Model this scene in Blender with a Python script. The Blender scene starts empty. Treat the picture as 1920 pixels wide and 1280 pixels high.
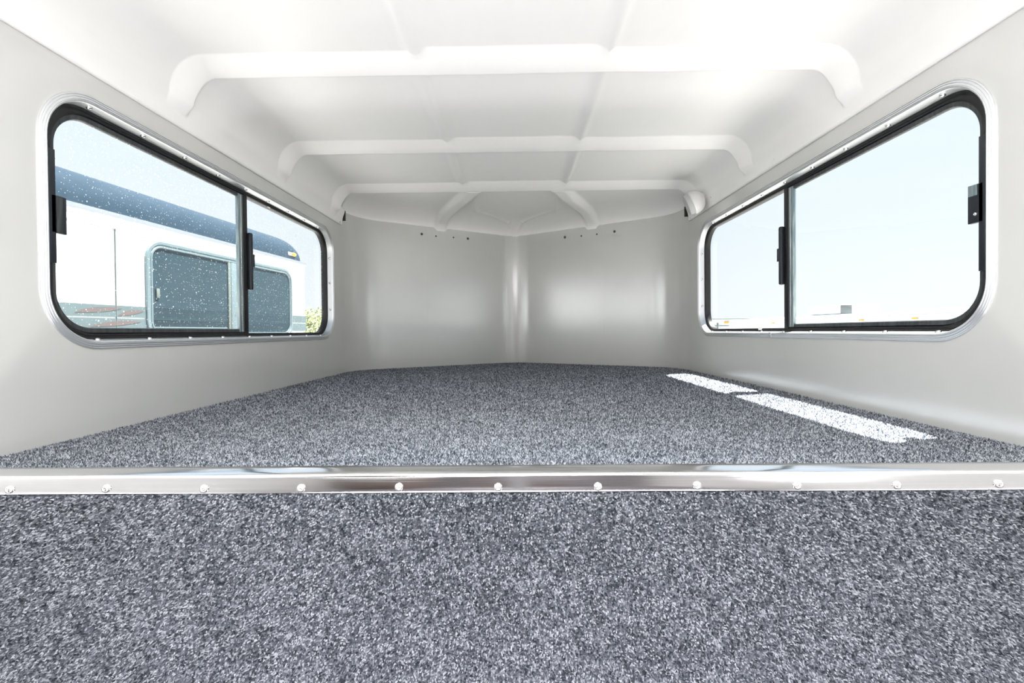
import bpy, bmesh, math, random
from mathutils import Vector, Matrix, noise
random.seed(4)
S = bpy.context.scene
COL = S.collection

# ------------------------------------------------------------------ camera
HC = 0.2368                      # camera height above the carpeted platform
YAW, PITCH, ROLL = 0.0115, -0.0101, -0.0092
def cam_axes():
    cy, sy = math.cos(YAW), math.sin(YAW); cp, sp = math.cos(PITCH), math.sin(PITCH); cr, sr = math.cos(ROLL), math.sin(ROLL)
    fw = Vector((-sy*cp, cy*cp, sp)); rt = Vector((cy, sy, 0)); up = rt.cross(fw)
    return rt*cr+up*sr, up*cr-rt*sr, fw
cd = bpy.data.cameras.new('camera'); cam = bpy.data.objects.new('camera', cd); COL.objects.link(cam)
r_, u_, f_ = cam_axes()
cam.matrix_world = Matrix(((r_.x, u_.x, -f_.x, 0), (r_.y, u_.y, -f_.y, 0), (r_.z, u_.z, -f_.z, HC), (0, 0, 0, 1)))
cd.sensor_width = 36; cd.lens = 16.0; cd.shift_y = -10.14/1920; cd.clip_start = .02; cd.clip_end = 500
S.camera = cam

# ------------------------------------------------------------------ world, sun, exposure
W = bpy.data.worlds.new('sky'); S.world = W; W.use_nodes = True
nt = W.node_tree; nt.nodes.clear()
out = nt.nodes.new('ShaderNodeOutputWorld'); bg = nt.nodes.new('ShaderNodeBackground')
tc = nt.nodes.new('ShaderNodeTexCoord'); sx = nt.nodes.new('ShaderNodeSeparateXYZ'); rp = nt.nodes.new('ShaderNodeValToRGB')
nt.links.new(tc.outputs['Generated'], sx.inputs[0]); nt.links.new(sx.outputs['Z'], rp.inputs[0])
rp.color_ramp.elements[0].position = 0.0; rp.color_ramp.elements[0].color = (.95, .99, 1, 1)
rp.color_ramp.elements[1].position = .9; rp.color_ramp.elements[1].color = (.60, .78, 1.0, 1)
e = rp.color_ramp.elements.new(.35); e.color = (.80, .905, 1.0, 1)
nt.links.new(rp.outputs[0], bg.inputs[0]); bg.inputs[1].default_value = 1.12
nt.links.new(bg.outputs[0], out.inputs[0])
sd = bpy.data.lights.new('sun', 'SUN'); sd.energy = 27; sd.angle = math.radians(.53); sd.color = (1, .97, .93)
sun = bpy.data.objects.new('sun', sd); COL.objects.link(sun)
sun.rotation_euler = Vector((.38, .125, 1)).to_track_quat('Z', 'Y').to_euler()
sun.location = (4, 1, 10)
S.view_settings.view_transform = 'Standard'; S.view_settings.look = 'None'
S.view_settings.exposure = 0.0; S.view_settings.gamma = 1; S.view_settings.use_curve_mapping = False
S.cycles.max_bounces = 12; S.cycles.diffuse_bounces = 8; S.cycles.transparent_max_bounces = 16
# area fill lights, added out of view to brighten the interior
def area(name, loc, rot, sx_, sy_, energy, color):
    d = bpy.data.lights.new(name, 'AREA'); d.shape = 'RECTANGLE'; d.size = sx_; d.size_y = sy_; d.energy = energy; d.color = color
    o = bpy.data.objects.new(name, d); COL.objects.link(o); o.location = loc; o.rotation_euler = rot
    return o
area('fill_ceiling_light', (0, .22, .965), (0, 0, 0), 1.2, .4, 20, (.97, .985, 1.0))
area('fill_ceiling_light', (0, -1.3, .955), (0, 0, 0), 1.2, .5, 34, (1, .96, 1.0))
area('fill_wall_light', (0, -2.05, -.45), (math.radians(90), 0, 0), 1.1, .4, 7, (1, .95, 1.0))
area('fill_bar_light', (0, .02, -.87), (math.radians(112), 0, 0), 1.6, .1, 13, (1, .95, 1.0))
area('fill_up_light', (0, -.20, -.10), (math.radians(180), 0, 0), 1.3, .4, 17, (1, .99, .98))

# ------------------------------------------------------------------ materials
def mat(name, color, rough=.5, metal=0, spec=.5, bump=None, nscale=0, ncol=None, stretch=None, coat=0):
    m = bpy.data.materials.new(name); m.use_nodes = True; n = m.node_tree.nodes; l = m.node_tree.links
    b = n['Principled BSDF']; b.inputs['Base Color'].default_value = (*color, 1); b.inputs['Roughness'].default_value = rough
    b.inputs['Metallic'].default_value = metal; b.inputs['Specular IOR Level'].default_value = spec; b.inputs['Coat Weight'].default_value = coat
    t = n.new('ShaderNodeTexCoord'); mp = n.new('ShaderNodeMapping'); l.new(t.outputs['Object'], mp.inputs[0])
    if stretch: mp.inputs['Scale'].default_value = stretch
    if bump or ncol:
        no = n.new('ShaderNodeTexNoise'); no.inputs['Scale'].default_value = nscale; no.inputs['Detail'].default_value = 4
        l.new(mp.outputs[0], no.inputs[0])
        if bump:
            bu = n.new('ShaderNodeBump'); bu.inputs['Strength'].default_value = bump[0]; bu.inputs['Distance'].default_value = bump[1]
            l.new(no.outputs[0], bu.inputs['Height']); l.new(bu.outputs[0], b.inputs['Normal'])
        if ncol:
            cr = n.new('ShaderNodeValToRGB'); cr.color_ramp.elements[0].position = .3; cr.color_ramp.elements[1].position = .7
            cr.color_ramp.elements[0].color = (*color, 1); cr.color_ramp.elements[1].color = (*ncol, 1)
            l.new(no.outputs[0], cr.inputs[0]); l.new(cr.outputs[0], b.inputs['Base Color'])
    return m

M = {}
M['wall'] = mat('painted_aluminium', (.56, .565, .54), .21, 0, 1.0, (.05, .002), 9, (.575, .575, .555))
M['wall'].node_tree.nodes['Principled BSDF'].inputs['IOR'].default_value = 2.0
M['liner'] = mat('moulded_gelcoat', (.89, .885, .865), .38, 0, .45, (.35, .0022), 26, (.90, .895, .875), (1, .55, 1))
M['alu'] = mat('brushed_aluminium', (.90, .91, .92), .22, 1, .5, (.04, .001), 60, (.86, .88, .90), (.3, 1, 1))
M['alu_soft'] = mat('anodised_ring', (.72, .74, .75), .36, .75, .5)
M['edge'] = mat('polished_edge_moulding', (.97, .97, .98), .13, 1, .5, (.12, .0006), 40, (.90, .90, .92), (.05, 4, 8))
M['screw'] = mat('screw_steel', (.85, .84, .82), .2, 1)
M['screw_dark'] = mat('screw_recess', (.10, .10, .10), .5, .6)
M['black'] = mat('black_rubber', (.006, .006, .007), .42, 0, .4, (.2, .0005), 120, (.014, .014, .015))
M['sash'] = mat('dark_sash_aluminium', (.02, .025, .028), .35, .3, .5, (.3, .0005), 150, (.075, .08, .08), (1, 1, .1))
M['stile'] = mat('grey_sash_stile', (.12, .18, .20), .3, .4, .5, (.3, .0005), 150, (.32, .38, .38), (1, 1, .1))
M['handle'] = mat('black_plastic', (.01, .014, .02), .35)
M['white_plastic'] = mat('white_plastic', (.78, .78, .77), .35)
M['grey_plastic'] = mat('grey_lens', (.50, .51, .50), .4)
M['hole'] = mat('dark_gap', (.015, .015, .012), .8)
M['sticker'] = mat('white_sticker', (.8, .8, .78), .5)
M['nbody'] = mat('white_trailer_skin', (.82, .82, .82), .35)
M['nroof'] = mat('navy_roof_gelcoat', (.016, .034, .052), .35, 0, .2, None, 14, (.022, .042, .062))
M['nstripe'] = mat('grey_teal_stripe', (.085, .12, .125), .4, 0, .5, None, 6, (.10, .14, .15))
M['nred'] = mat('rust_red_swoosh', (.13, .085, .08), .45, 0, .5, None, 12, (.09, .09, .09))
M['nglass'] = mat('tinted_trailer_glass', (.022, .045, .058), .1, 0, .22, None, 9, (.028, .052, .066))
M['nframe'] = mat('trailer_window_frame', (.16, .22, .24), .4, .3)
M['amber'] = mat('amber_lens', (.85, .38, .04), .3)
M['rwhite'] = mat('white_far_trailer', (.70, .74, .75), .4)
M['rgrey'] = mat('grey_rooftop_unit', (.11, .12, .12), .5)
M['rline'] = mat('dark_trim_line', (.12, .15, .14), .5)
M['leaf'] = mat('pale_green_leaves', (.22, .27, .11), .6, 0, .4, None, 3, (.42, .44, .26))
M['bark'] = mat('brown_bark', (.12, .09, .06), .8, 0, .3, (.5, .01), 12)
M['ground'] = mat('gravel_yard', (.36, .35, .33), .9, 0, .3, (.5, .02), 6, (.46, .45, .42))
M['back'] = mat('rear_panel', (.13, .13, .14), .5, 0, .5, None, 3, (.16, .155, .15))
M['dark_wood'] = mat('cabinet_wood', (.10, .07, .055), .4, 0, .5, (.1, .002), 5, (.15, .10, .075), (8, 1, 1))
M['living_floor'] = mat('vinyl_floor', (.10, .095, .10), .4, 0, .5, None, 5, (.13, .12, .12))

def carpet_mat(name, dark, mid, light, scale, stretch):
    m = bpy.data.materials.new(name); m.use_nodes = True; n = m.node_tree.nodes; l = m.node_tree.links
    b = n['Principled BSDF']; b.inputs['Roughness'].default_value = .95; b.inputs['Specular IOR Level'].default_value = .1
    b.inputs['Sheen Weight'].default_value = .15; b.inputs['Sheen Roughness'].default_value = .5
    t = n.new('ShaderNodeTexCoord'); mp = n.new('ShaderNodeMapping'); mp.inputs['Scale'].default_value = stretch
    l.new(t.outputs['Object'], mp.inputs[0])
    def nz(sc, det, rough):
        q = n.new('ShaderNodeTexNoise'); q.inputs['Scale'].default_value = sc; q.inputs['Detail'].default_value = det
        q.inputs['Roughness'].default_value = rough; l.new(mp.outputs[0], q.inputs[0]); return q
    a = nz(scale, 3, .62); c = nz(scale*.33, 2, .5); d = nz(scale*.05, 2, .5)
    def mth(op, x, y):
        q = n.new('ShaderNodeMath'); q.operation = op
        for i, v in enumerate((x, y)):
            if isinstance(v, (int, float)): q.inputs[i].default_value = v
            else: l.new(v, q.inputs[i])
        return q.outputs[0]
    s = mth('ADD', mth('MULTIPLY', a.outputs[0], .70), mth('MULTIPLY', c.outputs[0], .25))
    s = mth('ADD', s, mth('MULTIPLY', d.outputs[0], .05))
    cr = n.new('ShaderNodeValToRGB'); l.new(s, cr.inputs[0])
    cr.color_ramp.elements[0].position = .42; cr.color_ramp.elements[0].color = (*dark, 1)
    cr.color_ramp.elements[1].position = .61; cr.color_ramp.elements[1].color = (*light, 1)
    e = cr.color_ramp.elements.new(.52); e.color = (*mid, 1)
    l.new(cr.outputs[0], b.inputs['Base Color'])
    bu = n.new('ShaderNodeBump'); bu.inputs['Strength'].default_value = .7; bu.inputs['Distance'].default_value = .003
    l.new(s, bu.inputs['Height']); l.new(bu.outputs[0], b.inputs['Normal'])
    return m
M['carpet'] = carpet_mat('grey_carpet', (.03, .037, .045), (.11, .125, .145), (.30, .33, .36), 160, (1, 1, 1))
M['carpet_front'] = M['carpet']

def glass_mat(name, tint, dirt):
    m = bpy.data.materials.new(name); m.use_nodes = True; n = m.node_tree.nodes; l = m.node_tree.links; n.clear()
    o = n.new('ShaderNodeOutputMaterial'); tr = n.new('ShaderNodeBsdfTransparent'); tr.inputs[0].default_value = (*tint, 1)
    gl = n.new('ShaderNodeBsdfGlossy'); gl.inputs['Roughness'].default_value = .02
    lw = n.new('ShaderNodeLayerWeight'); lw.inputs[0].default_value = .5
    pw = n.new('ShaderNodeMath'); pw.operation = 'POWER'; l.new(lw.outputs['Facing'], pw.inputs[0]); pw.inputs[1].default_value = 5
    fr = n.new('ShaderNodeMath'); fr.operation = 'MULTIPLY_ADD'; l.new(pw.outputs[0], fr.inputs[0]); fr.inputs[1].default_value = .92; fr.inputs[2].default_value = .06
    mx = n.new('ShaderNodeMixShader')
    l.new(fr.outputs[0], mx.inputs[0]); l.new(tr.outputs[0], mx.inputs[1]); l.new(gl.outputs[0], mx.inputs[2])
    if dirt:
        t = n.new('ShaderNodeTexCoord'); acc = None
        sxyz = n.new('ShaderNodeSeparateXYZ'); cxyz = n.new('ShaderNodeCombineXYZ'); l.new(t.outputs['Object'], sxyz.inputs[0])
        l.new(sxyz.outputs['Y'], cxyz.inputs[0]); l.new(sxyz.outputs['Z'], cxyz.inputs[1])
        for sc, th, amp in ((40, .10, .7), (80, .15, .7), (140, .22, .55)):
            v = n.new('ShaderNodeTexVoronoi'); v.voronoi_dimensions = '2D'; v.inputs['Scale'].default_value = sc; l.new(cxyz.outputs[0], v.inputs['Vector'])
            sp = n.new('ShaderNodeSeparateColor'); l.new(v.outputs['Color'], sp.inputs[0])
            q = n.new('ShaderNodeMath'); q.operation = 'MULTIPLY'; l.new(sp.outputs[0], q.inputs[0]); q.inputs[1].default_value = th
            le = n.new('ShaderNodeMath'); le.operation = 'LESS_THAN'; l.new(v.outputs['Distance'], le.inputs[0]); l.new(q.outputs[0], le.inputs[1])
            gt = n.new('ShaderNodeMath'); gt.operation = 'GREATER_THAN'; l.new(sp.outputs[1], gt.inputs[0]); gt.inputs[1].default_value = .66
            mu = n.new('ShaderNodeMath'); mu.operation = 'MULTIPLY'; l.new(le.outputs[0], mu.inputs[0]); l.new(gt.outputs[0], mu.inputs[1])
            mm = n.new('ShaderNodeMath'); mm.operation = 'MULTIPLY'; l.new(mu.outputs[0], mm.inputs[0]); mm.inputs[1].default_value = amp
            if acc is None: acc = mm.outputs[0]
            else:
                ad = n.new('ShaderNodeMath'); ad.operation = 'MAXIMUM'; l.new(acc, ad.inputs[0]); l.new(mm.outputs[0], ad.inputs[1]); acc = ad.outputs[0]
        # thin film of dust with vertical streaks
        mp = n.new('ShaderNodeMapping'); mp.inputs['Scale'].default_value = (1, 40, 3); l.new(t.outputs['Object'], mp.inputs[0])
        nz = n.new('ShaderNodeTexNoise'); nz.inputs['Scale'].default_value = 2.5; nz.inputs['Detail'].default_value = 3; l.new(mp.outputs[0], nz.inputs[0])
        fl = n.new('ShaderNodeMath'); fl.operation = 'MULTIPLY'; l.new(nz.outputs[0], fl.inputs[0]); fl.inputs[1].default_value = dirt
        ad = n.new('ShaderNodeMath'); ad.operation = 'ADD'; ad.use_clamp = True; l.new(acc, ad.inputs[0]); l.new(fl.outputs[0], ad.inputs[1])
        df = n.new('ShaderNodeBsdfDiffuse'); df.inputs[0].default_value = (.8, .8, .8, 1)
        tl = n.new('ShaderNodeBsdfTranslucent'); tl.inputs[0].default_value = (.85, .85, .85, 1)
        ds = n.new('ShaderNodeMixShader'); ds.inputs[0].default_value = .5; l.new(df.outputs[0], ds.inputs[1]); l.new(tl.outputs[0], ds.inputs[2])
        m2 = n.new('ShaderNodeMixShader'); l.new(ad.outputs[0], m2.inputs[0]); l.new(mx.outputs[0], m2.inputs[1]); l.new(ds.outputs[0], m2.inputs[2])
        l.new(m2.outputs[0], o.inputs[0])
    else: l.new(mx.outputs[0], o.inputs[0])
    return m
M['glass_dusty'] = glass_mat('dusty_window_glass', (.95, .97, .98), .03)
M['glass_clean'] = glass_mat('clear_window_glass', (.96, .98, .99), 0)

# ------------------------------------------------------------------ helpers
def obj(name, bm, m, parent=None, smooth=True, angle=40, recalc=True):
    me = bpy.data.meshes.new(name)
    if recalc: bmesh.ops.recalc_face_normals(bm, faces=bm.faces)
    bm.to_mesh(me); bm.free(); me.materials.append(M[m])
    if smooth:
        me.shade_smooth()
        try: me.set_sharp_from_angle(angle=math.radians(angle))
        except Exception: pass
    o = bpy.data.objects.new(name, me); COL.objects.link(o)
    if parent: o.parent = parent
    return o
def struct(name, bm, m, **k):
    o = obj(name, bm, m, **k); o['kind'] = 'structure'; return o
def empty(name, loc=(0, 0, 0), rz=0):
    o = bpy.data.objects.new(name, None); COL.objects.link(o); o.location = loc; o.rotation_euler = (0, 0, rz); o.empty_display_size = .1
    return o
def tag(o, label, cat, group=None, kind=None):
    o['label'] = label; o['category'] = cat
    if group: o['group'] = group
    if kind: o['kind'] = kind
    return o
def box(bm, a, b, bev=0, seg=2):
    x0, y0, z0 = a; x1, y1, z1 = b
    vs = [bm.verts.new(p) for p in ((x0,y0,z0),(x1,y0,z0),(x1,y1,z0),(x0,y1,z0),(x0,y0,z1),(x1,y0,z1),(x1,y1,z1),(x0,y1,z1))]
    fs = [bm.faces.new([vs[i] for i in f]) for f in ((0,3,2,1),(4,5,6,7),(0,1,5,4),(1,2,6,5),(2,3,7,6),(3,0,4,7))]
    if bev:
        es = list({e for f in fs for e in f.edges})
        bmesh.ops.bevel(bm, geom=es, offset=bev, segments=seg, affect='EDGES', profile=.5)
    return bm
def nbox(a, b, bev=0, seg=2): return box(bmesh.new(), a, b, bev, seg)
def rr(u0, u1, v0, v1, r, n=14):
    pts = []
    for cx, cy, a0 in ((u1-r, v1-r, 0), (u0+r, v1-r, 90), (u0+r, v0+r, 180), (u1-r, v0+r, 270)):
        for k in range(n+1):
            a = math.radians(a0+90*k/n); pts.append((cx+r*math.cos(a), cy+r*math.sin(a)))
    return pts
def dome_screw(bm, c, nrm, r, h, slot=True):
    """pan head: lathe around nrm"""
    nrm = Vector(nrm).normalized(); q = nrm.to_track_quat('Z', 'Y'); c = Vector(c); N = 14; rings = []
    for rr_, hh in ((1, -.15), (1, .15), (.93, .5), (.7, .82), (.38, .98)):
        rings.append([bm.verts.new(c+q @ Vector((r*rr_*math.cos(2*math.pi*k/N), r*rr_*math.sin(2*math.pi*k/N), h*hh))) for k in range(N)])
    for a, b in zip(rings, rings[1:]):
        for k in range(N): bm.faces.new((a[k], a[(k+1) % N], b[(k+1) % N], b[k]))
    ctr = bm.verts.new(c+q @ Vector((0, 0, h*(.35 if slot else 1)))); t = rings[-1]
    for k in range(N): bm.faces.new((t[k], t[(k+1) % N], ctr))

# ------------------------------------------------------------------ room geometry numbers
XL, XR = -1.0092, .9908
WY0, WY1, WZ0, WZ1, WR = .952, 2.500, .204, .804, .135      # outer edge of window rings
YB = -2.2           # rear wall
TOPZ = 1.13
def plan_curve():
    """inside plan of side corner - nose - side corner from (XL,2.6) to (XR,2.6)"""
    corners = [((XL, 2.62), 0), ((XL, 2.81), .22), ((-.01, 3.42), .22), ((XR, 2.81), .22), ((XR, 2.62), 0)]
    pts = []
    for i, (p, d) in enumerate(corners):
        p = Vector(p)
        if d == 0: pts.append(p); continue
        a = (Vector(corners[i-1][0])-p).normalized(); b = (Vector(corners[i+1][0])-p).normalized()
        dd = min(d, .18) if i != 2 else .13
        A = p+a*dd; B = p+b*dd
        for k in range(17):
            t = k/16; pts.append(A*(1-t)**2+p*2*t*(1-t)+B*t*t)
    return pts
PLAN = plan_curve()

def wall_side(name, X, sgn):
    bm = bmesh.new(); T = .05
    hole = rr(WY0+.012, WY1-.012, WZ0+.012, WZ1-.012, WR-.012)
    u0, u1, v0, v1 = .75, 2.62, -.02, TOPZ
    cu, cv = (WY0+WY1)/2, (WZ0+WZ1)/2
    def outer(p):
        # map hole point onto surrounding rectangle
        du, dv = p[0]-cu, p[1]-cv; best = 1e9
        if du > 1e-9: best = min(best, (u1-cu)/du)
        if du < -1e-9: best = min(best, (u0-cu)/du)
        if dv > 1e-9: best = min(best, (v1-cv)/dv)
        if dv < -1e-9: best = min(best, (v0-cv)/dv)
        return (cu+du*best, cv+dv*best)
    pts = []
    for i, p in enumerate(hole):
        q = outer(p); pts.append((p, q))
    # snap nearest outer point to each corner
    for c in ((u0, v0), (u1, v0), (u1, v1), (u0, v1)):
        k = min(range(len(pts)), key=lambda i: (pts[i][1][0]-c[0])**2+(pts[i][1][1]-c[1])**2)
        pts[k] = (pts[k][0], c)
    for w in (0, T):
        H = [bm.verts.new((X+sgn*w, p[0], p[1])) for p, q in pts]; O = [bm.verts.new((X+sgn*w, q[0], q[1])) for p, q in pts]
        n = len(H)
        for k in range(n): bm.faces.new((H[k], H[(k+1) % n], O[(k+1) % n], O[k]))
        if w == 0: H0 = H
        else:
            for k in range(n): bm.faces.new((H0[k], H0[(k+1) % n], H[(k+1) % n], H[k]))
    obj_ = bm
    box(bm, (min(X, X+sgn*T), YB, -1.0), (max(X, X+sgn*T), .7501, TOPZ))
    box(bm, (min(X, X+sgn*T), .75, -1.0), (max(X, X+sgn*T), 2.62, -.02))
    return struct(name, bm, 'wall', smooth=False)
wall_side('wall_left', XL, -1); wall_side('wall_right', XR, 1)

def strip_wall(name, pts, z0, z1, T, m):
    bm = bmesh.new(); n = len(pts)
    nr = []
    for i in range(n):
        a = pts[max(0, i-1)]; b = pts[min(n-1, i+1)]; t = (b-a).normalized(); nr.append(Vector((-t.y, t.x)))
    rows = []
    for off in (0, T):
        for z in (z0, z1):
            rows.append([bm.verts.new((p.x+q.x*off, p.y+q.y*off, z)) for p, q in zip(pts, nr)])
    a, b, c, d = rows
    for k in range(n-1):
        bm.faces.new((a[k], a[k+1], b[k+1], b[k])); bm.faces.new((c[k], d[k], d[k+1], c[k+1]))
        bm.faces.new((b[k], b[k+1], d[k+1], d[k])); bm.faces.new((a[k], c[k], c[k+1], a[k+1]))
    bm.faces.new((a[0], b[0], d[0], c[0])); bm.faces.new((a[-1], c[-1], d[-1], b[-1]))
    return bm
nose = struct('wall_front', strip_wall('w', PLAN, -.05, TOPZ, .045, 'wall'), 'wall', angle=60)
# overlapping seam strip at the fold of the nose wall: the right sheet laps the left one
def nose_y(x): # inside nose wall y for given x by interpolation of PLAN
    best = None
    for a, b in zip(PLAN, PLAN[1:]):
        if (a.x-x)*(b.x-x) <= 0 and abs(a.x-b.x) > 1e-9:
            t = (x-a.x)/(b.x-a.x); y = a.y+(b.y-a.y)*t
            best = y if best is None else max(best, y)
    return best if best is not None else 2.62
def seam(x, w, d, name):
    bm = bmesh.new(); pts = [Vector((x+w*(k/6), nose_y(x+w*(k/6))-d)) for k in range(7)]
    b2 = strip_wall('s', pts, 0, .944, d*.9, 'wall')
    o = obj(name, b2, 'wall', nose, angle=50); return o
seam(-.085, .075, .0018, 'lapped_seam'); seam(.575, .006, .0007, 'panel_seam'); seam(-.60, .006, .0007, 'panel_seam')
for x, z in ((-.632, .893), (-.546, .889), (-.436, .8925), (-.342, .895), (.341, .894), (.447, .889), (.543, .887), (.648, .891)):
    big = abs(x) > .6 or abs(x) < .4
    bm = bmesh.new(); s = -1 if x < 0 else 1
    nn = Vector((-.527*s, -.85, 0)); c = Vector((x, nose_y(x), z)); r = .0085 if big else .0055
    dome_screw(bm, c, nn, r, .006)
    sc = obj('screw', bm, 'screw_dark', nose)

# rear room behind the camera
bm = nbox((XL-.05, YB-.05, -1.0), (XR+.05, YB, TOPZ)); struct('wall_back', bm, 'back', smooth=False)
bm = nbox((XL-.05, YB-.05, -1.05), (XR+.05, .74, -1.0)); struct('floor', bm, 'living_floor', smooth=False)
# unseen dark rear door, added to darken the middle of the trim reflection
bm = nbox((-.42, YB+.002, -.999), (.38, YB+.04, .86), .006); d = struct('added_door_1', bm, 'dark_wood', smooth=False)
obj('door_handle', nbox((.28, YB+.041, -.12), (.30, YB+.07, .04), .006), 'alu', d)

# ------------------------------------------------------------------ platform: carpeted top and carpeted riser
bm = bmesh.new()
poly = [Vector((XL, .752))]+PLAN+[Vector((XR, .752))]
top = [bm.verts.new((p.x, p.y, 0)) for p in poly]; bot = [bm.verts.new((p.x, p.y, -.045)) for p in poly]
bm.faces.new(top[::-1]); bm.faces.new(bot)
for k in range(len(top)): bm.faces.new((top[k], top[(k+1) % len(top)], bot[(k+1) % len(top)], bot[k]))
bmesh.ops.triangulate(bm, faces=[f for f in bm.faces if len(f.verts) > 4])
plat = struct('floor_platform', bm, 'carpet', smooth=False)
bm = nbox((XL, .750, -1.0), (XR, .79, -.0295)); riser = struct('wall_riser', bm, 'carpet_front', smooth=False)

# short carpet pile: countless leaning tufts, each with its own fibre colour
import numpy as np
m_ = bpy.data.materials.new('carpet_fibre'); m_.use_nodes = True; n_ = m_.node_tree.nodes
b_ = n_['Principled BSDF']; b_.inputs['Roughness'].default_value = .9; b_.inputs['Specular IOR Level'].default_value = .15
at = n_.new('ShaderNodeAttribute'); at.attribute_name = 'fibre'; m_.node_tree.links.new(at.outputs['Color'], b_.inputs['Base Color'])
M['fibre'] = m_
def pile(name, P0, size, up, parent, seed):
    rng = np.random.default_rng(seed); n = len(P0)
    up = np.array(up, float); t1 = np.array([1.0, 0, 0]); t2 = np.cross(up, t1)
    a0 = rng.uniform(0, 6.283, n); rad = size*rng.uniform(.38, .6, n); h = size*rng.uniform(.7, 1.3, n)
    V = np.empty((n, 4, 3))
    for k in range(3):
        a = a0+k*2.0944; V[:, k] = P0+(np.cos(a)*rad)[:, None]*t1+(np.sin(a)*rad)[:, None]*t2
    la = rng.uniform(0, 6.283, n); ll = size*rng.uniform(.1, .8, n)
    V[:, 3] = P0+h[:, None]*up+(np.cos(la)*ll)[:, None]*t1+(np.sin(la)*ll)[:, None]*t2
    me = bpy.data.meshes.new(name); me.vertices.add(n*4); me.vertices.foreach_set('co', V.astype(np.float32).ravel())
    base = (np.arange(n)*4)[:, None]; F = np.array([[0, 1, 3], [1, 2, 3], [2, 0, 3]]).reshape(1, 9)
    loops = (base+F).ravel().astype(np.int32)
    me.loops.add(n*9); me.loops.foreach_set('vertex_index', loops); me.polygons.add(n*3)
    me.polygons.foreach_set('loop_start', (np.arange(n*3)*3).astype(np.int32)); me.update(calc_edges=True)
    t = rng.beta(1.15, 1.15, n)
    # clumps of like-coloured yarn
    tab = rng.random(65536); cl = 0
    for cs, am in ((.007, .36), (.03, .14), (.11, .07)):
        ci = np.floor((P0+rng.uniform(-.35, .35, P0.shape)*cs)/cs).astype(np.int64)
        cl = cl+am*(tab[(ci[:, 0]*7919+ci[:, 1]*104729+ci[:, 2]*15485863) % 65536]-.5)
    t = np.clip(t+cl, 0, 1)[:, None]
    dark = np.array([.022, .028, .036]); mid = np.array([.145, .16, .185]); light = np.array([.46, .485, .52])
    c = np.where(t < .5, dark+(mid-dark)*(t*2), mid+(light-mid)*((t-.5)*2))
    ca = me.color_attributes.new('fibre', 'FLOAT_COLOR', 'POINT')
    C4 = np.ones((n, 4, 4)); C4[:, :, :3] = c[:, None, :]; ca.data.foreach_set('color', C4.astype(np.float32).ravel())
    me.materials.append(M['fibre'])
    o = bpy.data.objects.new(name, me); COL.objects.link(o); o.parent = parent; o['kind'] = 'stuff'; return o
rng = np.random.default_rng(5)
xs_, ys_, sz_ = [], [], []
y = .797
px_ = np.array([p.x for p in PLAN]); 
while y < 3.40:
    k = min(1.9, max(1.0, y/1.0)); st = .0031*k
    half = [p for p in PLAN]
    if y < 2.62: xa, xb = XL+.003, XR-.003
    else:
        L_ = [a.x+(b.x-a.x)*(y-a.y)/(b.y-a.y) for a, b in zip(PLAN, PLAN[1:]) if (a.y-y)*(b.y-y) <= 0 and abs(a.y-b.y) > 1e-7]
        if len(L_) < 2: break
        xa, xb = min(L_)+.004, max(L_)-.004
    x_ = np.arange(xa, xb, st); x_ = np.clip(x_+rng.uniform(-.5, .5, len(x_))*st, xa, xb)
    xs_.append(x_); ys_.append(y+rng.uniform(-.5, .5, len(x_))*st); sz_.append(np.full(len(x_), .0042*k)); y += st
X_ = np.concatenate(xs_); Y_ = np.concatenate(ys_); Z_ = np.concatenate(sz_)
pile('carpet_pile', np.stack([X_, Y_, np.full(len(X_), -.0003)], 1), Z_, (0, 0, 1), plat, 7)
gx, gz = np.meshgrid(np.arange(XL+.003, XR-.003, .0033), np.arange(-.44, -.0275, .0033)); n_r = gx.size
G_ = np.stack([gx.ravel()+rng.uniform(-.0017, .0017, n_r), np.full(n_r, .7503), gz.ravel()+rng.uniform(-.0017, .0017, n_r)], 1)
pile('carpet_pile', G_, np.full(n_r, .0044), (0, -1, 0), riser, 9)

# aluminium edge moulding (stair-nose angle)
bm = bmesh.new()
prof = [(.7925, .0), (.7925, .0035), (.790, .0048), (.775, .0046), (.760, .0042), (.7500, .0036), (.7478, .0028), (.7464, .0014), (.7458, -.0006), (.7458, -.0018), (.7458, -.018), (.7458, -.0255), (.7466, -.0275), (.7495, -.028), (.7495, -.004), (.752, -.0005)]
nx = 60; rows = []
for i in range(nx+1):
    x = XL+.001+(XR-XL-.002)*i/nx
    rows.append([bm.verts.new((x, y+(.0006*noise.noise(Vector((x*3, j*.3, 0)))), z+(.0010*noise.noise(Vector((x*2.2, 5, 0))) if 5 < j < 13 else 0))) for j, (y, z) in enumerate(prof)])
for a, b in zip(rows, rows[1:]):
    for j in range(len(prof)): bm.faces.new((a[j], a[(j+1) % len(prof)], b[(j+1) % len(prof)], b[j]))
bm.faces.new(rows[0]); bm.faces.new(rows[-1][::-1])
lip = struct('trim_1', bm, 'edge', angle=35)
for k in range(11):
    x = -.846+.1625*k+random.uniform(-.0015, .0015)
    if abs(x) > .985: continue
    bm = bmesh.new(); dome_screw(bm, (x, .7455, -.0185+.0008*math.sin(k*2)), (0, -1, .1), .0068, .005)
    obj('screw', bm, 'screw', lip)
bm = bmesh.new(); dome_screw(bm, (-.846-.159, .7455, -.0185), (0, -1, .1), .0068, .005); bm.free()

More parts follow.
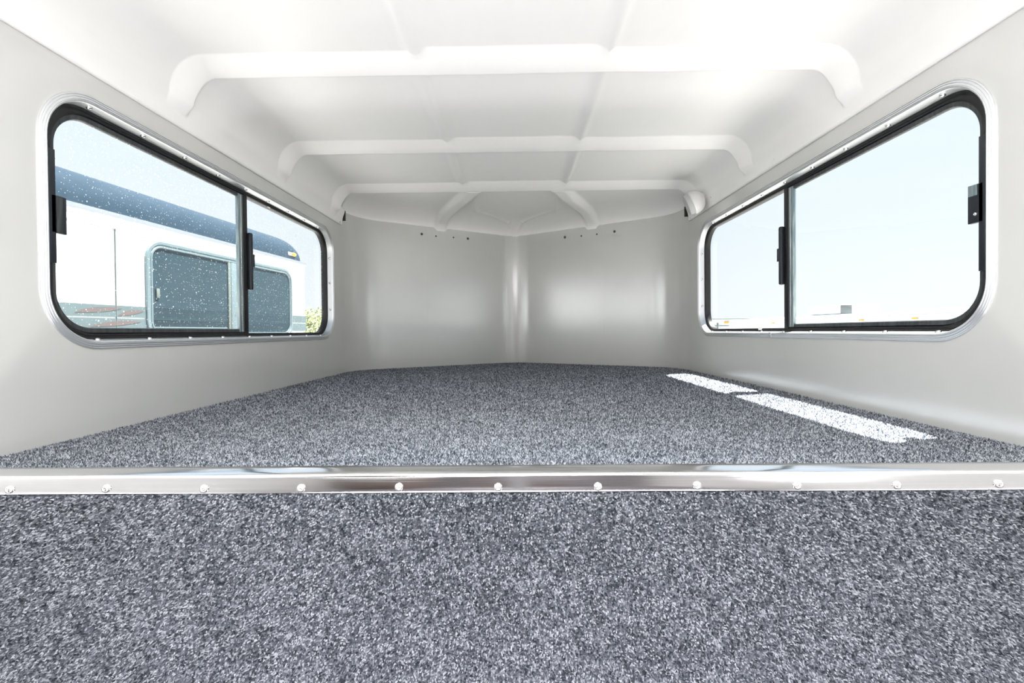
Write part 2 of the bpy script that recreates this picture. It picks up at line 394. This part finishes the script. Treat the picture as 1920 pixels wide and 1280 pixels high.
# ------------------------------------------------------------------ ceiling: moulded liner with ribs
CZ = 1.036; RIBS = (1.367, 1.960, 2.508); SIDE_Z = .858; SIDE_IN = .006
def sm(t): t = max(0, min(1, t)); return t*t*(3-2*t)
def rib(y, x):
    b = 0; c = sm((.30-abs(x))/.06)
    for end in RIBS:
        wd_ = .075+.016*c
        u = (y-(end-wd_))/wd_
        if -.2 < u < 1.4:
            t = math.sin(1.25*max(0, u))/math.sin(1.25) if u < 1 else 1-sm((u-1)*wd_/.016)
            b = max(b, t*sm((u+.02)/.12))
    return b
def ridge(x):
    b = 0
    for c in (-.277, .262): b = max(b, math.exp(-((x-c)/.012)**2))
    return b
def profile():
    """inside section of the liner from left bottom lip to right bottom lip: (x,z,nx,nz,w) w = rib weight"""
    P = []
    for s in (0, 1):
        q = []
        X = XL if s == 0 else XR; si = 1 if s == 0 else -1
        q.append((X+si*.0005, SIDE_Z, 0)); q.append((X+si*SIDE_IN, SIDE_Z+.0005, 0)); q.append((X+si*(SIDE_IN+.001), SIDE_Z+.008, 0))
        for k in range(1, 9):
            t = k/8; q.append((X+si*(SIDE_IN+.001+.014*t*t), SIDE_Z+.008+(.93-SIDE_Z-.008)*t, sm((t-.35)/.65)))
        cx, cz = X+si*(SIDE_IN+.015+.095), .93
        for k in range(1, 17):
            a = math.pi/2*k/16; q.append((cx-si*.095*math.cos(a), cz+(CZ-.93)*math.sin(a), 1))
        P.append(q)
    L, R = P
    xs = L[-1][0]; xe = R[-1][0]; mid = []
    n = 90
    for k in range(1, n): mid.append((xs+(xe-xs)*k/n, CZ, 1))
    return L+mid+R[::-1]
PR = profile()
# section normals pointing into the room
PN = []
for i in range(len(PR)):
    a = PR[max(0, i-1)]; b = PR[min(len(PR)-1, i+1)]; t = Vector((b[0]-a[0], b[1]-a[1])).normalized(); PN.append((t.y, -t.x))
ys = [YB+(0.9-YB)*k/30 for k in range(30)]+[.9+(2.545-.9)*k/420 for k in range(421)]
bm = bmesh.new(); rows = []
for y in ys:
    row = []
    for (x, z, w), (nx_, nz_) in zip(PR, PN):
        flat = 1 if abs(z-CZ) < 1e-6 else 0
        d = .030*rib(y, x)*w*(1 if flat else (.55+.45*sm((z-.90)/.1)))
        if flat:
            d = max(d, .019*ridge(x)) if y > .6 else d
            crown = .004*math.sin(y*5+x*3)*0
        wob = .0018*noise.noise(Vector((x*5, y*4, z*5)))+.0008*noise.noise(Vector((x*21, y*17, z*21)))
        if z < SIDE_Z+.01: wob = 0
        row.append(bm.verts.new((x+nx_*(d+wob), y, z+nz_*(d+wob))))
    rows.append(row)
# side skirt runs on to y 2.615 as a plain flap
for a, b in zip(rows, rows[1:]):
    for j in range(len(PR)-1): bm.faces.new((a[j], a[j+1], b[j+1], b[j]))
NJ = 13
for s in (0, 1):
    idx = list(range(NJ)) if s == 0 else list(range(len(PR)-1, len(PR)-1-NJ, -1)); last = [rows[-1][i] for i in idx]
    for k, y in enumerate((2.56, 2.59, 2.615)):
        new = [bm.verts.new((v.co.x if j else v.co.x, y, v.co.z)) for j, v in enumerate(last)]
        for j in range(NJ-1): bm.faces.new((last[j], last[j+1], new[j+1], new[j]))
        last = new
    X = XL if s == 0 else XR
    wl = [bm.verts.new((X, 2.615, v.co.z)) for v in last]
    for j in range(NJ-1): bm.faces.new((last[j], last[j+1], wl[j+1], wl[j]))
# nose part: height from distance to the nose wall
def dist_wall(x, y):
    p = Vector((x, y)); d = 9
    for a, b in zip(PLAN, PLAN[1:]):
        ab = b-a; t = max(0, min(1, (p-a).dot(ab)/ab.length_squared)); d = min(d, (p-a-ab*t).length)
    return d
def seg_d(x, y, a, b):
    p = Vector((x, y)); a = Vector(a); b = Vector(b); ab = b-a; t = max(0, min(1, (p-a).dot(ab)/ab.length_squared)); return (p-a-ab*t).length
RIM = .945
def nose_z(x, y):
    d = dist_wall(x, y)
    c = min(1, d/.20); z = RIM+(CZ-RIM)*math.sqrt(max(0, 1-(1-c)**2))
    # diagonal ribs
    for s in (-1, 1):
        q = seg_d(x, y, (s*.225, 2.50), (s*.52, 3.12)); z -= .042*sm((.050-q)/.022)*(.50+.50*sm(d/.12))
    for a, b in (((-.25, 2.74), (-.265, 3.0)), ((-.265, 3.0), (-.06, 3.27)), ((-.06, 3.27), (-.01, 3.42)), ((.25, 2.74), (.265, 2.98)), ((.265, 2.98), (.05, 3.26)), ((.05, 3.26), (-.01, 3.42))):
        q = seg_d(x, y, a, b); z -= .009*math.exp(-(q/.011)**2)
    z += .0015*noise.noise(Vector((x*6, y*6, 0)))+.0008*noise.noise(Vector((x*21, y*19, 3)))
    if abs(x) < .45: z = max(z, 1.0062-.10*max(0, y-2.55)-.3*max(0, y-2.66))
    return z
NX, NY = 260, 90; grid = []
for i in range(NX+1):
    t = -math.cos(math.pi*i/NX); t = .6*t+.4*(2*i/NX-1); x = (XL+XR)/2+(XR-XL)/2*t; x = max(XL+.0005, min(XR-.0005, x)); yw = nose_y(x); col = []
    for j in range(NY+1):
        s_ = 1-(1-j/NY)**1.6; y = 2.514+(yw-2.514)*s_
        z = nose_z(x, y)
        if y < 2.56:                                    # meet the far flank of the third rib
            z = min(z, CZ+.0) if abs(x) < .85 else z
        col.append(bm.verts.new((x, y, z)))
    grid.append(col)
for a, b in zip(grid, grid[1:]):
    for j in range(NY): bm.faces.new((a[j], a[j+1], b[j+1], b[j]))
# rolled rim under the nose liner
rim = []
for p in PLAN[2:-2]: pass
ceil = struct('ceiling', bm, 'liner', angle=80, recalc=False)
sol = ceil.modifiers.new('thickness', 'SOLIDIFY'); sol.thickness = .003; sol.offset = 0
# outer roof skin
bm = bmesh.new(); rp_ = [Vector((XL-.05, YB-.05))]+[Vector((p.x+(-.05 if p.x < -.9 else .05 if p.x > .9 else 0), p.y+(.05 if abs(p.x) < .99 else 0))) for p in PLAN]+[Vector((XR+.05, YB-.05))]
a = [bm.verts.new((p.x, p.y, TOPZ)) for p in rp_]; b = [bm.verts.new((p.x, p.y, TOPZ+.02)) for p in rp_]
bm.faces.new(a); bm.faces.new(b[::-1])
for k in range(len(a)): bm.faces.new((a[k], b[k], b[(k+1) % len(a)], a[(k+1) % len(a)]))
bmesh.ops.triangulate(bm, faces=[f for f in bm.faces if len(f.verts) > 4])
struct('ceiling_roof_skin', bm, 'wall', smooth=False)
# dark slots where the side liner stops short of the nose liner
for X, s in ((XL, 1), (XR, -1)):
    bm = nbox((min(X+s*.0012, X+s*.022), 2.617, .888), (max(X+s*.0012, X+s*.019), 2.64, .944)); obj('gap', bm, 'hole', ceil, smooth=False)
for X, s in ((XL, 1), (XR, -1)):
    for y in (.98, 1.15, 1.75, 2.05, 2.58):
        bm = bmesh.new(); dome_screw(bm, (X+s*.0085, y, .885 if y < 2.5 else .868), (s, 0, 0), .005, .002); obj('rivet', bm, 'screw' if y > 2.5 else 'liner', ceil)

# ------------------------------------------------------------------ windows
def make_window(name, X, s, glass, left):
    root = empty(name, (X, (WY0+WY1)/2, WZ0)); root['kind'] = 'structure'
    off = Vector((X, (WY0+WY1)/2, WZ0))
    def P(u, v, w): return Vector((X+s*w, u, v))-off
    def loft(profile_, u0=WY0, u1=WY1, v0=WZ0, v1=WZ1, r=WR, closed=False, n=16):
        bm = bmesh.new(); loops = []
        for pt in profile_:
            ins, dep = pt[:2]; du = pt[2] if len(pt) > 2 else 0
            loops.append([bm.verts.new(P(u, v, dep)) for u, v in rr(u0+ins+du, u1-ins, v0+ins, v1-ins, max(.004, r-ins), n)])
        if closed: loops.append(loops[0])
        for a, b in zip(loops, loops[1:]):
            m_ = len(a)
            for k in range(m_): bm.faces.new((a[k], a[(k+1) % m_], b[(k+1) % m_], b[k]))
        return bm
    def bx(name_, m_, u0, u1, v0, v1, w0, w1, bev=.001, par=root):
        a = P(u0, v0, w0); b = P(u1, v1, w1)
        lo = [min(a[i], b[i]) for i in range(3)]; hi = [max(a[i], b[i]) for i in range(3)]
        return obj(name_, nbox(lo, hi, bev), m_, par)
    # ribbed aluminium clamp ring with its reveal
    rib_prof = [(i_*.9, d_) for i_, d_ in [(0, .002), (0, -.0025), (.0012, -.004), (.003, -.0045), (.0045, -.0032), (.006, -.0045), (.0085, -.005), (.0100, -.0036), (.0115, -.005), (.0145, -.0055), (.0160, -.0040), (.0175, -.0052), (.0200, -.0045), (.0215, -.0025), (.0222, .002), (.0232, .012), (.0262, .0215), (.0262, .027), (.012, .027), (.011, .002)]]
    ring = obj('clamp_ring', loft(rib_prof, closed=True), 'alu_soft', root, angle=50)
    # screws in the reveal
    k = 0
    us = [1.085+.157*i for i in range(9)]
    for u in us:
        bm = bmesh.new(); dome_screw(bm, P(u, WZ1-.0212, .012), (0, 0, -1), .0068, .0048); obj('screw', bm, 'screw', ring)
        bm = bmesh.new(); dome_screw(bm, P(u+.01, WZ0+.0212, .012), (0, 0, 1), .0068, .0048); obj('screw', bm, 'screw', ring)
    for v in (.365, .51, .645):
        bm = bmesh.new(); dome_screw(bm, P(WY1-.0212, v, .012), (0, -1, 0), .0062, .0045); obj('screw', bm, 'screw', ring)
    # black outer frame of the window unit
    f_prof = [(.0232, .024), (.0250, .0235), (.0290, .0245), (.0305, .027, .003), (.0315, .0275, .006), (.0325, .0265, .010), (.0345, .027, .018), (.0360, .029, .021), (.0375, .034, .022), (.0375, .052, .022), (.0220, .052), (.0225, .026)]
    fr_ = obj('window_frame', loft(f_prof, closed=True), 'black', root, angle=30)
    G = .0375; U0, U1, V0, V1 = WY0+G+.022, WY1-G, WZ0+G, WZ1-G; r = WR-G; UM = 1.722
    # sliding sash (near half)
    def half(u0, u1, left_round, n=14, ins=0):
        pts = []
        a0, a1, b0, b1 = u0+ins, u1-ins, V0+ins, V1-ins; rr0 = max(.004, r-ins)
        rl = rr0 if left_round else .003; rt = .003 if left_round else rr0
        for cx, cy, st, rad in ((a1-rt, b1-rt, 0, rt), (a0+rl, b1-rl, 90, rl), (a0+rl, b0+rl, 180, rl), (a1-rt, b0+rt, 270, rt)):
            for q in range(n+1):
                an = math.radians(st+90*q/n); pts.append((cx+rad*math.cos(an), cy+rad*math.sin(an)))
        return pts
    def half_loft(u0, u1, lr, prof):
        bm = bmesh.new(); loops = [[bm.verts.new(P(u, v, d)) for u, v in half(u0, u1, lr, ins=i)] for i, d in prof]; loops.append(loops[0])
        for a, b in zip(loops, loops[1:]):
            for q in range(len(a)): bm.faces.new((a[q], a[(q+1) % len(a)], b[(q+1) % len(b)], b[q]))
        return bm
    def pane(u0, u1, lr, ins, d, name_, par):
        bm = bmesh.new(); pts = half(u0, u1, lr, ins=ins)
        a = [bm.verts.new(P(u, v, d)) for u, v in pts]; bm.faces.new(a)
        bmesh.ops.remove_doubles(bm, verts=bm.verts, dist=1e-5)
        return obj(name_, bm, glass, par, smooth=False)
    sash = obj('sliding_sash', half_loft(U0-.006, UM+.022, True, [(0, .034), (.002, .031), (.012, .0315), (.014, .0345), (.0145, .040), (0, .040)]), 'sash', root, angle=30)
    pane(U0-.006, UM+.022, True, .013, .0365, 'sliding_pane', root)
    pane(UM-.02, U1+.006, False, .002, .0455, 'fixed_pane', root)
    bx('sash_stile', 'stile', UM-.028, UM-.001, V0+.002, V1-.002, .0285, .041, .002)
    bx('centre_bar', 'black', UM+.000, UM+.026, V0-.002, V1+.002, .0275, .05, .002)
    bx('stile_bead', 'alu', UM-.0155, UM-.0125, V0+.006, V1-.006, .0272, .030, .0005)
    hd = bx('pull_handle', 'handle', UM+.022, UM+.040, .405, .628, .012, .032, .007)
    bx('latch_knob', 'handle', UM+.034, UM+.048, .515, .530, .012, .026, .003, par=hd)
    bx('latch_lever', 'handle', UM+.030, UM+.044, .495, .545, .010, .014, .002, par=hd)
    # catch block on the near jamb and packing strips
    bx('jamb_strip', 'handle', U0-.012, U0+.004, .40 if left else .36, .655, .026, .045, .001)
    cb = bx('catch_block', 'handle', U0-.006, U0+.028, .468, .553, .026, .034, .001)
    if not left:
        bx('catch_plate', 'stile', U0+.006, U0+.026, .528, .552, .0245, .0262, .0005, par=cb)
        bm = bmesh.new(); dome_screw(bm, P(U0+.010, .487, .0255), (-s, 0, 0), .004, .003); obj('screw', bm, 'screw', cb)
    else:
        bx('catch_rib', 'sash', U0+.004, U0+.018, .470, .551, .0245, .0262, .0005, par=cb)
    if left:
        bx('white_tag', 'sticker', 1.895, 1.915, V1-.001, V1+.012, .0275, .031, .001)
        # small etched hourglass mark on the sliding pane
        bm = bmesh.new()
        def q4(a, b, c, d_): bm.faces.new([bm.verts.new(P(*t, .0335)) for t in (a, b, c, d_)])
        u, v, h, w = 1.668, .300, .014, .012
        q4((u, v), (u+w, v), (u+w, v+.0018), (u, v+.0018)); q4((u, v+h), (u+w, v+h), (u+w, v+h+.0018), (u, v+h+.0018))
        q4((u+.001, v+.001), (u+.003, v+.001), (u+w-.001, v+h), (u+w-.003, v+h)); q4((u+w-.003, v+.001), (u+w-.001, v+.001), (u+.003, v+h), (u+.001, v+h))
        obj('etched_mark', bm, 'sticker', root, smooth=False)
    else:
        bx('white_tag', 'sticker', 1.905, 1.930, V0-.010, V0+.004, .0250, .0300, .001)
        bx('ring_joint', 'alu_soft', 1.780, 1.796, WZ0+.0005, WZ0+.020, -.0062, -.002, .001, par=ring)
    return root
make_window('window_1', XL, -1, 'glass_dusty', True)
make_window('window_2', XR, 1, 'glass_clean', False)

# ------------------------------------------------------------------ round swivel light on the liner, right front corner
lamp = empty('reading_light', (.938, 2.355, .902)); tag(lamp, 'round white swivel light on the ceiling liner above the right window', 'light')
ax = Vector((-.86, .30, -.36)).normalized(); q = ax.to_track_quat('Z', 'Y')
def lathe(prof, N=40, c=(0, 0, 0), q=q):
    bm = bmesh.new(); rows = []; c = Vector(c)
    for r, h in prof:
        rows.append([bm.verts.new(c+q @ Vector((r*math.cos(2*math.pi*k/N), r*math.sin(2*math.pi*k/N), h))) for k in range(N)])
    for a, b in zip(rows, rows[1:]):
        for k in range(N): bm.faces.new((a[k], a[(k+1) % N], b[(k+1) % N], b[k]))
    bm.faces.new(rows[0][::-1]); bm.faces.new(rows[-1])
    return bm
obj('dome_housing', lathe([(.012, -.028), (.03, -.024), (.046, -.012), (.056, .004), (.060, .022), (.061, .034), (.058, .038)]), 'white_plastic', lamp)
obj('lens', lathe([(.055, .030), (.056, .050), (.052, .060), (.038, .066), (.004, .069)]), 'grey_plastic', lamp)
obj('mounting_plate', lathe([(.040, .0), (.040, .006), (.036, .008)], c=(.0135, 0, -.005), q=Vector((-1, 0, 0)).to_track_quat('Z', 'Y')), 'white_plastic', lamp)
bm = nbox((XR-.0125, 2.30, .900), (XR-.0095, 2.312, .922), .001); obj('wire_slot', bm, 'hole', ceil, smooth=False)
bm = lathe([(.022, 0), (.021, .002), (.010, .003)], c=(XR-.020, 2.345, .945), q=Vector((-1, 0, -.1)).to_track_quat('Z', 'Y')); obj('dark_disc', bm, 'hole', ceil)  # small dark disc set on the liner

# unseen ceiling lamps, added to carry the overhead fill
cl = empty('added_ceiling_light', (0, .22, 1.030)); tag(cl, 'added unseen fill lamp on the ceiling above the near edge of the raised platform', 'light')
for c_ in (cl,): obj('housing', nbox((-.66, -.31, -.035), (.66, .31, .0), .01), 'white_plastic', c_)
cl2 = empty('added_ceiling_light', (0, -1.3, 1.028)); tag(cl2, 'added unseen fill lamp on the ceiling near the rear door behind the platform', 'light')
m_ = bpy.data.materials.new('fill_diffuser'); m_.use_nodes = True; b_ = m_.node_tree.nodes['Principled BSDF']; b_.inputs['Emission Color'].default_value = (1, .98, 1, 1); b_.inputs['Emission Strength'].default_value = 2  # glow for the diffusers of the added lamps
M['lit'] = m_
obj('diffuser', nbox((-.62, -.27, -.044), (.62, .27, -.034), .004), 'lit', cl)
for ch in list(cl.children):
    c_ = ch.copy(); COL.objects.link(c_); c_.parent = cl2

ul = empty('added_uplight', (0, -.20, -1.0)); tag(ul, 'added unseen fill light trough on a short post in the room behind the platform', 'fill light')  # unseen fixture, added around the upward fill light
obj('base', nbox((-.3, -.2, 0), (.3, .09, .03), .01), 'white_plastic', ul)
obj('post', nbox((-.03, -.03, .03), (.03, .03, .83), .005), 'white_plastic', ul)
bm = nbox((-.67, -.27, .83), (.67, .27, .85)); box(bm, (-.67, -.27, .85), (-.655, .27, .89)); box(bm, (.655, -.27, .85), (.67, .27, .89)); box(bm, (-.655, -.27, .85), (.655, -.255, .89)); box(bm, (-.655, .255, .85), (.655, .27, .89))
obj('trough', bm, 'white_plastic', ul, smooth=False)
lb = empty('added_light_bar', (0, -.12, -1.0)); tag(lb, 'added unseen fill bar standing on the floor facing the carpeted riser', 'fill light')  # unseen bar, added to light the riser from below
obj('housing', nbox((-.85, .02, .001), (.85, .09, .10), .01), 'white_plastic', lb); obj('diffuser', nbox((-.82, .085, .02), (.82, .10, .09), .004), 'lit', lb)
wl_ = empty('added_wall_lamp', (0, YB, -.45)); tag(wl_, 'added unseen fill lamp mounted low on the dark rear door behind the platform', 'fill light')  # added out of view as frontal fill for the riser
obj('housing', nbox((-.58, .045, -.23), (.58, .09, .23), .01), 'white_plastic', wl_); obj('diffuser', nbox((-.55, .088, -.2), (.55, .105, .2), .005), 'lit', wl_)
wd = empty('added_wardrobe', (XL, YB, -1.0)); tag(wd, 'unseen dark wood cupboard added to darken the trim reflection, against the left wall of the room behind the platform', 'added_wardrobe')  # added out of view so the edge trim reflects something dark
obj('body', nbox((.004, .005, .004), (.34, 1.25, 1.84), .004), 'dark_wood', wd)
for a_ in (.02, .64): 
    dd_ = obj('door', nbox((.341, a_, .08), (.358, a_+.59, 1.80), .003), 'dark_wood', wd); obj('handle', nbox((.3585, a_+.28, .9), (.375, a_+.30, 1.05), .003), 'alu', dd_)

# ------------------------------------------------------------------ outdoors
bm = bmesh.new(); vs = [bm.verts.new(p) for p in ((-150, -150, -1.6), (150, -150, -1.6), (150, 150, -1.6), (-150, 150, -1.6))]; bm.faces.new(vs)
g = struct('ground', bm, 'ground', smooth=False)

# neighbouring trailer, left. local frame: x = along side (t), y = away from us, z up
ang = math.atan2(.995, .105)
nb = empty('horse_trailer', (-2.33, 2.92, 0), ang)
tag(nb, 'white trailer with navy blue curved roof parked close outside the left window', 'trailer')
WDT = 2.1; RIMZ = .937
front = [(1.62, 0), (1.70, .02), (1.73, .06)]
planN = [(-6, 0), (1.66, 0), (1.705, .015), (1.73, .05), (2.35, 1.0), (2.38, 1.05), (2.35, 1.1), (1.73, 2.05), (1.66, 2.1), (-6, 2.1)]
def prism(pts, z0, z1):
    bm = bmesh.new(); a = [bm.verts.new((x, y, z0)) for x, y in pts]; b = [bm.verts.new((x, y, z1)) for x, y in pts]
    bm.faces.new(a[::-1]); bm.faces.new(b)
    for k in range(len(a)): bm.faces.new((a[k], a[(k+1) % len(a)], b[(k+1) % len(a)], b[k]))
    return bm
obj('body', prism(planN, -1.0, RIMZ), 'nbody', nb, angle=30)
def offs(pts, d):  # cheap outward offset about centre line
    cx, cy = -2, 1.05; o = []
    for x, y in pts:
        o.append((x+(d if x > 1 else -d if x < -5 else 0), y+(-d if y < 1.0 else d if y > 1.1 else 0)))
    return o
obj('drip_rail', prism(offs(planN, .018), RIMZ-.012, RIMZ+.014), 'alu', nb, angle=30)
obj('rail_band', prism(offs(planN, .006), RIMZ-.075, RIMZ-.0125), 'nbody', nb, angle=30)
# curved roof shell by stacked offset sections
bm = bmesh.new(); rows = []
PV = [Vector(p) for p in planN]
def inset(pts, d):
    n = len(pts); o = []
    for i in range(n):
        a, p, b = pts[i-1], pts[i], pts[(i+1) % n]; t1 = (p-a).normalized(); t2 = (b-p).normalized()
        n1 = Vector((-t1.y, t1.x)); n2 = Vector((-t2.y, t2.x)); m2 = (n1+n2); m2 = m2/(1+n1.dot(n2)) if (1+n1.dot(n2)) > .2 else n1
        o.append(p+m2*d)
    return o
base = [Vector(p) for p in [(-6, 0), (1.55, 0), (1.62, .008), (1.67, .03), (1.71, .07), (1.76, .14), (2.28, .95), (2.31, 1.05), (2.28, 1.15), (1.76, 1.96), (1.67, 2.07), (1.55, 2.1), (-6, 2.1)]]
N_ = 14
for k in range(N_+1):
    a = math.pi/2*k/N_; d = .02*0+.26*(1-math.cos(a)); zz = RIMZ+.014+.240*math.sin(a)
    cen = Vector((-2, 1.05)); rows.append([bm.verts.new((p.x - (d*.6 if p.x > 0 else -d), p.y+(d if p.y < 1 else -d if p.y > 1.1 else 0), zz)) for p in base])
for a, b in zip(rows, rows[1:]):
    for k in range(len(a)): bm.faces.new((a[k], a[(k+1) % len(a)], b[(k+1) % len(a)], b[k]))
bm.faces.new(rows[-1])
obj('roof', bm, 'nroof', nb, angle=50)
# stripes: two bands split by a white line
obj('stripe', nbox((-6, -.004, .343), (1.70, .001, .412)), 'nstripe', nb, smooth=False)
obj('stripe', nbox((-6, -.004, .262), (1.70, .001, .334)), 'nstripe', nb, smooth=False)
def swoosh(pts, w):
    bm = bmesh.new(); n = len(pts); a = []; b = []
    for i, (x, z) in enumerate(pts):
        ww = w*math.sin(math.pi*(i+.35)/(n-.3)); a.append(bm.verts.new((x, -.0055, z+ww))); b.append(bm.verts.new((x, -.0055, z-ww)))
    for k in range(n-1): bm.faces.new((a[k], a[k+1], b[k+1], b[k]))
    return bm
for x0, z0, ln in ((-.50, .362, .26), (-.42, .285, .30), (-.26, .352, .16)):
    obj('swoosh', swoosh([(x0+ln*k/8, z0+.032*(k/8)**.6) for k in range(9)], .014), 'nred', nb, smooth=False)
obj('panel_seam', nbox((-.272, -.0062, .262), (-.269, .001, .86)), 'rline', nb, smooth=False)
# window
def nwin(u0, u1, v0, v1, r):
    fr = None
    bm = bmesh.new(); loops = []
    for ins, y in ((0, -.001), (0, -.010), (.004, -.014), (.020, -.014), (.024, -.008), (.030, -.008), (.034, -.013), (.042, -.013), (.045, -.006), (.045, .0)):
        loops.append([bm.verts.new((u, y, v)) for u, v in rr(u0+ins, u1-ins, v0+ins, v1-ins, r-ins, 10)])
    for a, b in zip(loops, loops[1:]):
        for k in range(len(a)): bm.faces.new((a[k], a[(k+1) % len(a)], b[(k+1) % len(a)], b[k]))
    fr = obj('window_frame', bm, 'nframe', nb)
    bm = bmesh.new(); bm.faces.new([bm.verts.new((u, -.004, v)) for u, v in rr(u0+.04, u1-.04, v0+.04, v1-.04, r-.04, 10)]); obj('window_glass', bm, 'nglass', fr, smooth=False)
    obj('mullion', nbox((.62, -.012, v0+.045), (.648, -.003, v1-.045), .002), 'rline', fr)
    obj('mullion', nbox((.65, -.014, v0+.045), (.735, -.004, v1-.045), .002), 'nframe', fr)
    obj('latch', nbox((-.012, -.014, .475), (.012, -.003, .535), .002), 'rline', fr)
    obj('inner_rail', nbox((u0+.05, -.007, v0+.075), (.61, -.0035, v0+.083), .001), 'nframe', fr)
nwin(-.08, 1.46, .205, .845, .12)
ml = obj('marker_light', lathe([(.034, 0), (.034, .008), (.026, .014), (.008, .017)], N=20, c=(0, 0, 0), q=Vector((0, -1, .12)).to_track_quat('Z', 'Y')), 'amber', nb); ml.scale = (1, 1, .5); ml.location = (1.50, -.004, 1.005)
mb = obj('marker_base', nbox((-.062, -.006, -.016), (.045, .004, .016), .004), 'white_plastic', nb); mb.location = (1.49, .008, 1.005)

# tree beyond the trailer
def make_tree(loc, h, r, label, seed):
    rnd = random.Random(seed)
    root = empty('tree', loc); tag(root, label, 'tree')
    bm = bmesh.new(); N = 8; rows = []
    for k in range(5):
        t = k/4; rows.append([bm.verts.new((.12*(1-.6*t)*math.cos(2*math.pi*j/N)+.05*math.sin(t*5), .12*(1-.6*t)*math.sin(2*math.pi*j/N), h*.7*t)) for j in range(N)])
    for a, b in zip(rows, rows[1:]):
        for j in range(N): bm.faces.new((a[j], a[(j+1) % N], b[(j+1) % N], b[j]))
    obj('trunk', bm, 'bark', root)
    bm = bmesh.new()
    lobes = [(Vector((rnd.uniform(-r, r)*.7, rnd.uniform(-r, r)*.7, h*.35+rnd.uniform(0, h*.5))), rnd.uniform(.35, .6)*r) for _ in range(16)]
    for c, rad in lobes:
        for _ in range(330):
            d = Vector((rnd.gauss(0, 1), rnd.gauss(0, 1), rnd.gauss(0, 1))).normalized(); p = c+d*rad*rnd.uniform(.7, 1.05)
            a = Vector((rnd.gauss(0, 1), rnd.gauss(0, 1), rnd.gauss(0, 1))).normalized(); b = a.orthogonal().normalized(); s = rnd.uniform(.05, .1)
            bm.faces.new([bm.verts.new(p+a*s), bm.verts.new(p+b*s*.5), bm.verts.new(p-a*s), bm.verts.new(p-b*s*.5)])
    obj('crown', bm, 'leaf', root, smooth=False, recalc=False)
make_tree((-12.0, 25.5, -1.6), 3.3, 1.5, 'pale green leafy tree standing past the front end of the navy roofed trailer', 3)
make_tree((-9.4, 21.0, -1.6), 2.3, .9, 'smaller pale green tree at the lower far corner of the left window', 8)

# far trailers seen through the right window
def far_trailer(name, loc, rz, L, Wd, zt, label):
    root = empty(name, loc, rz); tag(root, label, 'trailer')
    bm = bmesh.new(); pr = [(0, -1.0-0), (0, zt-.05), (.02, zt-.018), (.10, zt+.0), (Wd/2, zt+.03), (Wd-.10, zt), (Wd-.02, zt-.018), (Wd, zt-.05), (Wd, -1.0)]
    a = [bm.verts.new((x, 0, z)) for x, z in pr]; b = [bm.verts.new((x, L, z)) for x, z in pr]
    bm.faces.new(a); bm.faces.new(b[::-1])
    for k in range(len(a)): bm.faces.new((a[k], a[(k+1) % len(a)], b[(k+1) % len(a)], b[k]))
    obj('body', bm, 'rwhite', root, angle=30)
    obj('drip_rail', nbox((-.012, 0, zt-.075), (.0, L, zt-.05), .002), 'alu', root)
    return root
t1 = far_trailer('camper_trailer', (5.0, 2.6, 0), 0, 8.2, 2.4, .46, 'long white trailer with a low flat roof outside the near right window pane')
for y in (8.9-2.6, 6.62-2.6, 5.73-2.6):
    obj('marker_light', nbox((-.014, y, .345), (.0, y+.09, .365), .004), 'amber', t1)
rv = obj('roof_vent', nbox((.25, 3.02, .45), (.37, 3.12, .49), .015), 'nbody', t1)
def roof_ac(loc, rz, label):
    r0 = empty('air_conditioner', loc, rz); tag(r0, label, 'air conditioner', 'rooftop units')
    bm = bmesh.new(); box(bm, (0, 0, 0), (.7, .95, .16), .04, 3); obj('shroud', bm, 'rwhite', r0)
    obj('grille', nbox((-.006, -.012, .0), (.17, .02, .15), .004), 'rgrey', r0)
    return r0
roof_ac((5.62, 7.95, .492), 0, 'white rooftop air conditioner with a grey grille on the long white trailer')
t2 = far_trailer('camper_trailer', (4.55, 12.6, 0), 0, 5.0, 2.1, .53, 'distant white trailer with dark trim lines, outside the far right window pane')
obj('trim_line', nbox((.05, -.02, .33), (1.95, -.001, .345)), 'rline', t2, smooth=False)
obj('trim_line', nbox((.05, -.02, .52), (1.85, -.001, .53)), 'rline', t2, smooth=False)
for x in (.62, .95): obj('rack_post', nbox((x, -.03, .22), (x+.03, -.001, .42)), 'rline', t2, smooth=False)
obj('marker_light', nbox((1.15, -.03, .40), (1.35, -.001, .46), .01), 'amber', t2)
